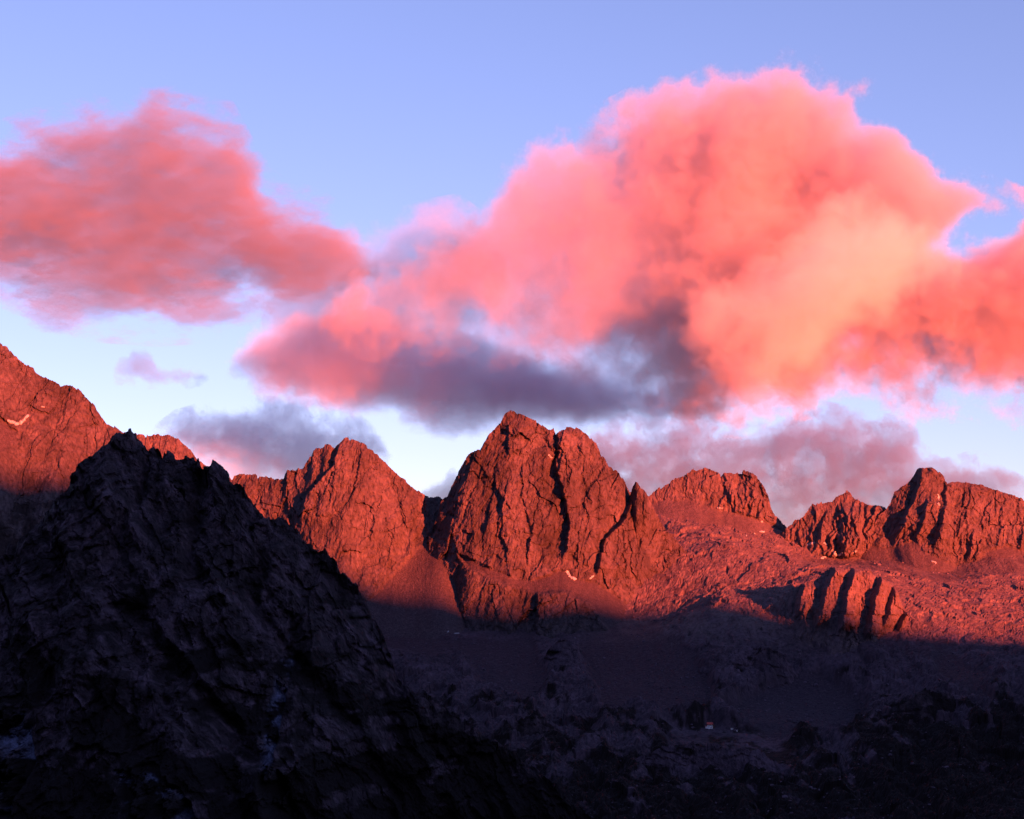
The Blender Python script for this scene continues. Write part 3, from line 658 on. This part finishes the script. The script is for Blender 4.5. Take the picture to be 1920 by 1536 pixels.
an = box('annex', -8.8, -5.62, -3.2, 3.4, -1.0, 4.6, M_WHITE, hut)
gable('annex_roof', -9.2, -5.61, -3.7, 3.9, 4.5, 5.9, 0.3, M_ROOF, an)
box('side_wing', 5.62, 9.6, -2.0, 4.0, -1.0, 7.4, M_TIMBER, hut)
def ground_at(px, py):
    o, PX, PY, X, Y, Z = [q for q in SHEETS if q[0] is terr][0]
    i = np.unravel_index(np.argmin((PX - px) ** 2 + (PY - py) ** 2), PX.shape)
    return float(X[i]), float(Y[i]), float(Z[i])
for px, py, lab in ((1372, 1367, 'small pale shed just right of the hut'), (1382, 1371, 'outermost pale shed, farther right and below the hut')):
    e = bpy.data.objects.new('storage_shed', None); COL.objects.link(e); e.location = ground_at(px, py)
    tag(e, lab, 'shed', 'sheds beside the hut')
    box('wall', -2.2, 2.2, -1.6, 1.6, -0.8, 2.2, M_WHITE, e)
    gable('roof', -2.6, 2.6, -2.0, 2.0, 2.3, 3.3, 0.2, M_STONE, e)
    box('door', 0.5, 1.4, -1.66, -1.5, 0.0, 1.8, M_TIMBER, e)

# ------------------------------------------------------------------ clouds: closed shells filled with lit vapour
def cloud(name, top, bot, Y0, slope, T, S, D, A, nscale, gain, label, seed=0.0, stretch=(1, 1, 1), rot=(0, 0, 0), step=70.0, col=(0.93, 0.93, 0.95), holes=(), margin=None, detail=7.0, g=0.0, rough=0.70, cores=(), parent=None, Sb=None):
    top = np.array(top, float); bot = np.array(bot, float)
    px0, px1 = min(top[0, 0], bot[0, 0]), max(top[-1, 0], bot[-1, 0])
    def conv(a):
        k = (a[:, 0] - HX) / FPX; X = k * Y0 / (1 - k * slope); Y = Y0 + slope * X
        return X, (HY - a[:, 1]) * Y / FPX
    tx, tz = conv(top); bx, bz = conv(bot)
    x0, x1 = min(tx[0], bx[0]), max(tx[-1], bx[-1])
    z0, z1 = min(bz.min(), tz.min()), max(tz.max(), bz.max())
    m = bpy.data.materials.new(name + '_vapour'); m.use_nodes = True
    nt = m.node_tree; nt.nodes.clear(); N = nt.nodes.new; L = nt.links.new
    def math_(op, a, b=None, c=None, clamp=False):
        n = N('ShaderNodeMath'); n.operation = op; n.use_clamp = clamp
        for i, v in enumerate((a, b, c)):
            if v is None: continue
            if isinstance(v, (int, float)): n.inputs[i].default_value = v
            else: L(v, n.inputs[i])
        return n.outputs[0]
    tc = N('ShaderNodeTexCoord'); sp = N('ShaderNodeSeparateXYZ'); L(tc.outputs['Object'], sp.inputs[0])
    x, y, z = sp.outputs
    u = math_('MULTIPLY_ADD', x, 1 / (x1 - x0), -x0 / (x1 - x0), True)
    def curve(xs, zs):
        c = N('ShaderNodeFloatCurve'); cm = c.mapping.curves[0]
        us = (xs - x0) / (x1 - x0); vs = (zs - z0) / (z1 - z0)
        pts = list(zip(us, vs))
        cm.points[0].location = pts[0]; cm.points[1].location = pts[-1]
        for p in pts[1:-1]: cm.points.new(float(p[0]), float(p[1]))
        c.mapping.update()
        L(u, c.inputs['Value'])
        return math_('MULTIPLY_ADD', c.outputs[0], z1 - z0, z0)
    zt = curve(tx, tz); zb = curve(bx, bz)
    dt = math_('MULTIPLY', math_('SUBTRACT', zt, z), 1 / S); db = math_('MULTIPLY', math_('SUBTRACT', z, zb), 1 / (Sb or S))
    mm = math_('MINIMUM', math_('MINIMUM', dt, db), 1.0)
    q = math_('MULTIPLY', math_('SUBTRACT', y, math_('MULTIPLY_ADD', x, slope, Y0)), 1 / T)
    s = math_('SUBTRACT', mm, math_('MULTIPLY', q, q))
    for hx, hy_, hr, hd in holes:
        kk = (hx - HX) / FPX; X = kk * Y0 / (1 - kk * slope); Yh = Y0 + slope * X; Zh = (HY - hy_) * Yh / FPX; rr = hr * Yh / FPX
        a = math_('MULTIPLY', math_('SUBTRACT', x, X), 1 / rr); b = math_('MULTIPLY', math_('SUBTRACT', z, Zh), 1.5 / rr)
        dd = math_('ADD', math_('MULTIPLY', a, a), math_('MULTIPLY', b, b))
        s = math_('MULTIPLY_ADD', math_('SUBTRACT', 1.0, dd, None, True), -hd, s)
    mp = N('ShaderNodeMapping'); mp.inputs['Location'].default_value = (seed, seed * 1.7, seed * 0.3); mp.inputs['Scale'].default_value = stretch; mp.inputs['Rotation'].default_value = rot
    L(tc.outputs['Object'], mp.inputs[0])
    n1 = noise(nt, mp.outputs[0], nscale, detail, rough, 0.0)
    s = math_('MULTIPLY_ADD', math_('SUBTRACT', n1, 0.5), A, s)
    s = math_('MULTIPLY', s, gain, None, True)
    s = math_('MULTIPLY', s, D)
    for hx, hy_, hr, hd in cores:
        kk = (hx - HX) / FPX; X = kk * Y0 / (1 - kk * slope); Yh = Y0 + slope * X; Zh = (HY - hy_) * Yh / FPX; rr = hr * Yh / FPX
        a = math_('MULTIPLY', math_('SUBTRACT', x, X), 1 / rr); b = math_('MULTIPLY', math_('SUBTRACT', z, Zh), 1.0 / rr)
        dd = math_('ADD', math_('MULTIPLY', a, a), math_('MULTIPLY', b, b))
        s = math_('MULTIPLY', s, math_('MULTIPLY_ADD', math_('SUBTRACT', 1.0, dd, None, True), hd, 1.0))
    pv = N('ShaderNodeVolumePrincipled'); pv.inputs['Color'].default_value = (*col, 1); pv.inputs['Anisotropy'].default_value = g
    L(s, pv.inputs['Density'])
    out = N('ShaderNodeOutputMaterial'); L(pv.outputs[0], out.inputs['Volume'])
    # closed shell following the outline
    M = S * 0.5 if margin is None else margin
    nx, nz = 61, 15
    xs = np.linspace(x0 - M * 0.3, x1 + M * 0.3, nx); zt_ = np.interp(xs, tx, tz) + M * 0.7; zb_ = np.interp(xs, bx, bz) - M * 0.7
    v = 0.5 - 0.5 * np.cos(np.linspace(0, np.pi, nz))
    ZZ = zb_[None] + (zt_ - zb_)[None] * v[:, None]; XX = np.broadcast_to(xs[None], ZZ.shape)
    mar = np.minimum(np.minimum(zt_[None] - ZZ, ZZ - zb_[None]), np.minimum(XX - xs[0], xs[-1] - XX)) / (S + M)
    th = T * 1.12 * np.sqrt(np.clip(mar, 0, 1)) + 1.0
    YC = Y0 + slope * XX
    front = np.stack([XX, YC - th, ZZ], -1).reshape(-1, 3); back = np.stack([XX, YC + th, ZZ], -1).reshape(-1, 3)
    ff = grid_faces(nz, nx, True); fb = grid_faces(nz, nx, False) + nx * nz
    i = np.arange(nx * nz).reshape(nz, nx); ring = np.concatenate([i[0, :], i[1:, -1], i[-1, -2::-1], i[-2:0:-1, 0]]); r2 = np.roll(ring, -1)
    side = np.stack([ring, ring + nx * nz, r2 + nx * nz, r2], 1)
    me = mesh_np(name, np.concatenate([front, back]), np.concatenate([ff, fb, side]), m)
    o = link(name, me)
    dims = np.array([x1 - x0, 2 * T, z1 - z0]); diag = float(np.linalg.norm(dims))
    m.cycles.volume_step_rate = step / (diag / 10.0)
    if parent: o.parent = parent
    else: tag(o, label, 'cloud', 'sunset clouds over the peaks')
    return o

bank = cloud('cloud', [(600, 610), (660, 545), (720, 515), (790, 480), (850, 425), (920, 360), (1000, 290), (1100, 245), (1200, 195), (1300, 165), (1430, 125), (1540, 140), (1650, 200), (1700, 285), (1780, 335), (1900, 390), (2000, 420), (2200, 480), (2400, 640)],
      [(600, 620), (660, 635), (720, 645), (880, 655), (1050, 680), (1200, 730), (1300, 775), (1400, 785), (1500, 750), (1600, 740), (1700, 770), (1800, 750), (1920, 775), (2100, 760), (2400, 650)],
      8300, -0.35, 420, 260, 0.0075, 5.2, 0.0024, 2.0, 'huge coral pink cloud bank with an orange glow, above the central and right-hand peaks', seed=1900,
      holes=[(1790, 468, 95, 1.0), (1860, 425, 80, 0.8), (1690, 230, 110, 0.9)], step=58, col=(0.73, 0.69, 0.76), Sb=430, rough=0.78, detail=8.0, cores=[(900, 520, 480, -0.62)])
cloud('added_glow_billow', [(1270, 600), (1330, 530), (1420, 470), (1500, 420), (1600, 360), (1680, 370), (1740, 430), (1780, 500)], [(1270, 640), (1340, 690), (1440, 720), (1540, 700), (1640, 640), (1720, 580), (1780, 520)],
      7400, -0.2, 300, 290, 0.0046, 4.2, 0.003, 1.6, None, seed=2600, step=55, col=(0.985, 0.98, 0.95), parent=bank, rough=0.75)  # added in front of the bank with brighter albedo, to make the glow
cloud('cloud', [(425, 690), (470, 630), (540, 600), (640, 580), (740, 590), (850, 620), (1000, 650), (1150, 690), (1300, 740), (1420, 780)],
      [(425, 700), (500, 735), (560, 750), (640, 772), (720, 790), (880, 806), (1150, 806), (1300, 798), (1420, 780)],
      9300, -0.15, 380, 190, 0.0048, 3.6, 0.0026, 2.0, 'purple shadowed cloud base hanging right above the central peak', seed=700, rough=0.75, col=(0.86, 0.81, 0.93))
cloud('cloud', [(-260, 300), (-120, 260), (0, 262), (60, 235), (110, 232), (170, 205), (250, 205), (310, 180), (380, 205), (440, 225), (490, 320), (530, 365), (620, 395), (700, 500)],
      [(-260, 420), (-100, 540), (0, 562), (100, 600), (200, 612), (300, 618), (390, 612), (450, 575), (530, 590), (700, 530)],
      9000, -0.2, 320, 250, 0.0036, 6.6, 0.0026, 2.0, 'dusky pink ragged cloud with streaming wisps in the upper left sky', seed=1200, rot=(0, R(35), 0), stretch=(0.7, 1, 1.6), col=(0.40, 0.36, 0.40), rough=0.78, detail=8.0)  # low albedo stands in for the cloud's partial shade
cloud('cloud', [(500, 590), (580, 490), (660, 430), (760, 410), (860, 390), (940, 450)], [(500, 620), (600, 660), (700, 680), (800, 670), (940, 600)],
      9700, 0.0, 260, 220, 0.0020, 5.5, 0.003, 1.7, 'thin pink veil of cloud bridging the left cloud and the big bank', seed=6200, col=(0.7, 0.65, 0.7))
cloud('cloud', [(290, 815), (330, 785), (400, 765), (470, 758), (540, 762), (600, 768), (680, 790), (730, 850)], [(290, 820), (340, 860), (420, 905), (520, 915), (600, 900), (680, 890), (730, 855)],
      10500, 0.0, 220, 150, 0.0050, 6.0, 0.004, 2.0, 'small grey violet cloud behind the twin-topped left peak', seed=2100, col=(0.85, 0.85, 0.95))
cloud('cloud', [(1040, 850), (1110, 800), (1200, 788), (1300, 785), (1420, 790), (1520, 768), (1640, 785), (1710, 810), (1760, 880), (1830, 860), (1920, 915)], [(1040, 900), (1120, 970), (1300, 1010), (1500, 1020), (1650, 1010), (1750, 970), (1840, 940), (1920, 935)],
      10800, 0.0, 240, 170, 0.0040, 9.5, 0.0046, 2.0, 'mauve and pink broken cloud low behind the right-hand ridges', seed=3300, col=(0.26, 0.31, 0.50))
cloud('cloud', [(215, 690), (245, 655), (275, 650), (300, 690), (350, 688), (395, 705)], [(215, 715), (245, 722), (300, 722), (350, 722), (395, 712)],
      9800, 0.0, 90, 70, 0.0040, 5.0, 0.009, 2.0, 'tiny mauve wisp of cloud in the pale gap at left', seed=4100, step=40, col=(0.30, 0.33, 0.46))
cloud('cloud', [(740, 940), (790, 915), (830, 895), (860, 880), (900, 890), (950, 930)], [(740, 950), (800, 960), (860, 970), (950, 950)],
      10200, 0.0, 120, 90, 0.0060, 4.0, 0.007, 2.0, 'blue grey scrap of cloud in the notch left of the central peak', seed=5100, step=50, col=(0.6, 0.58, 0.65))
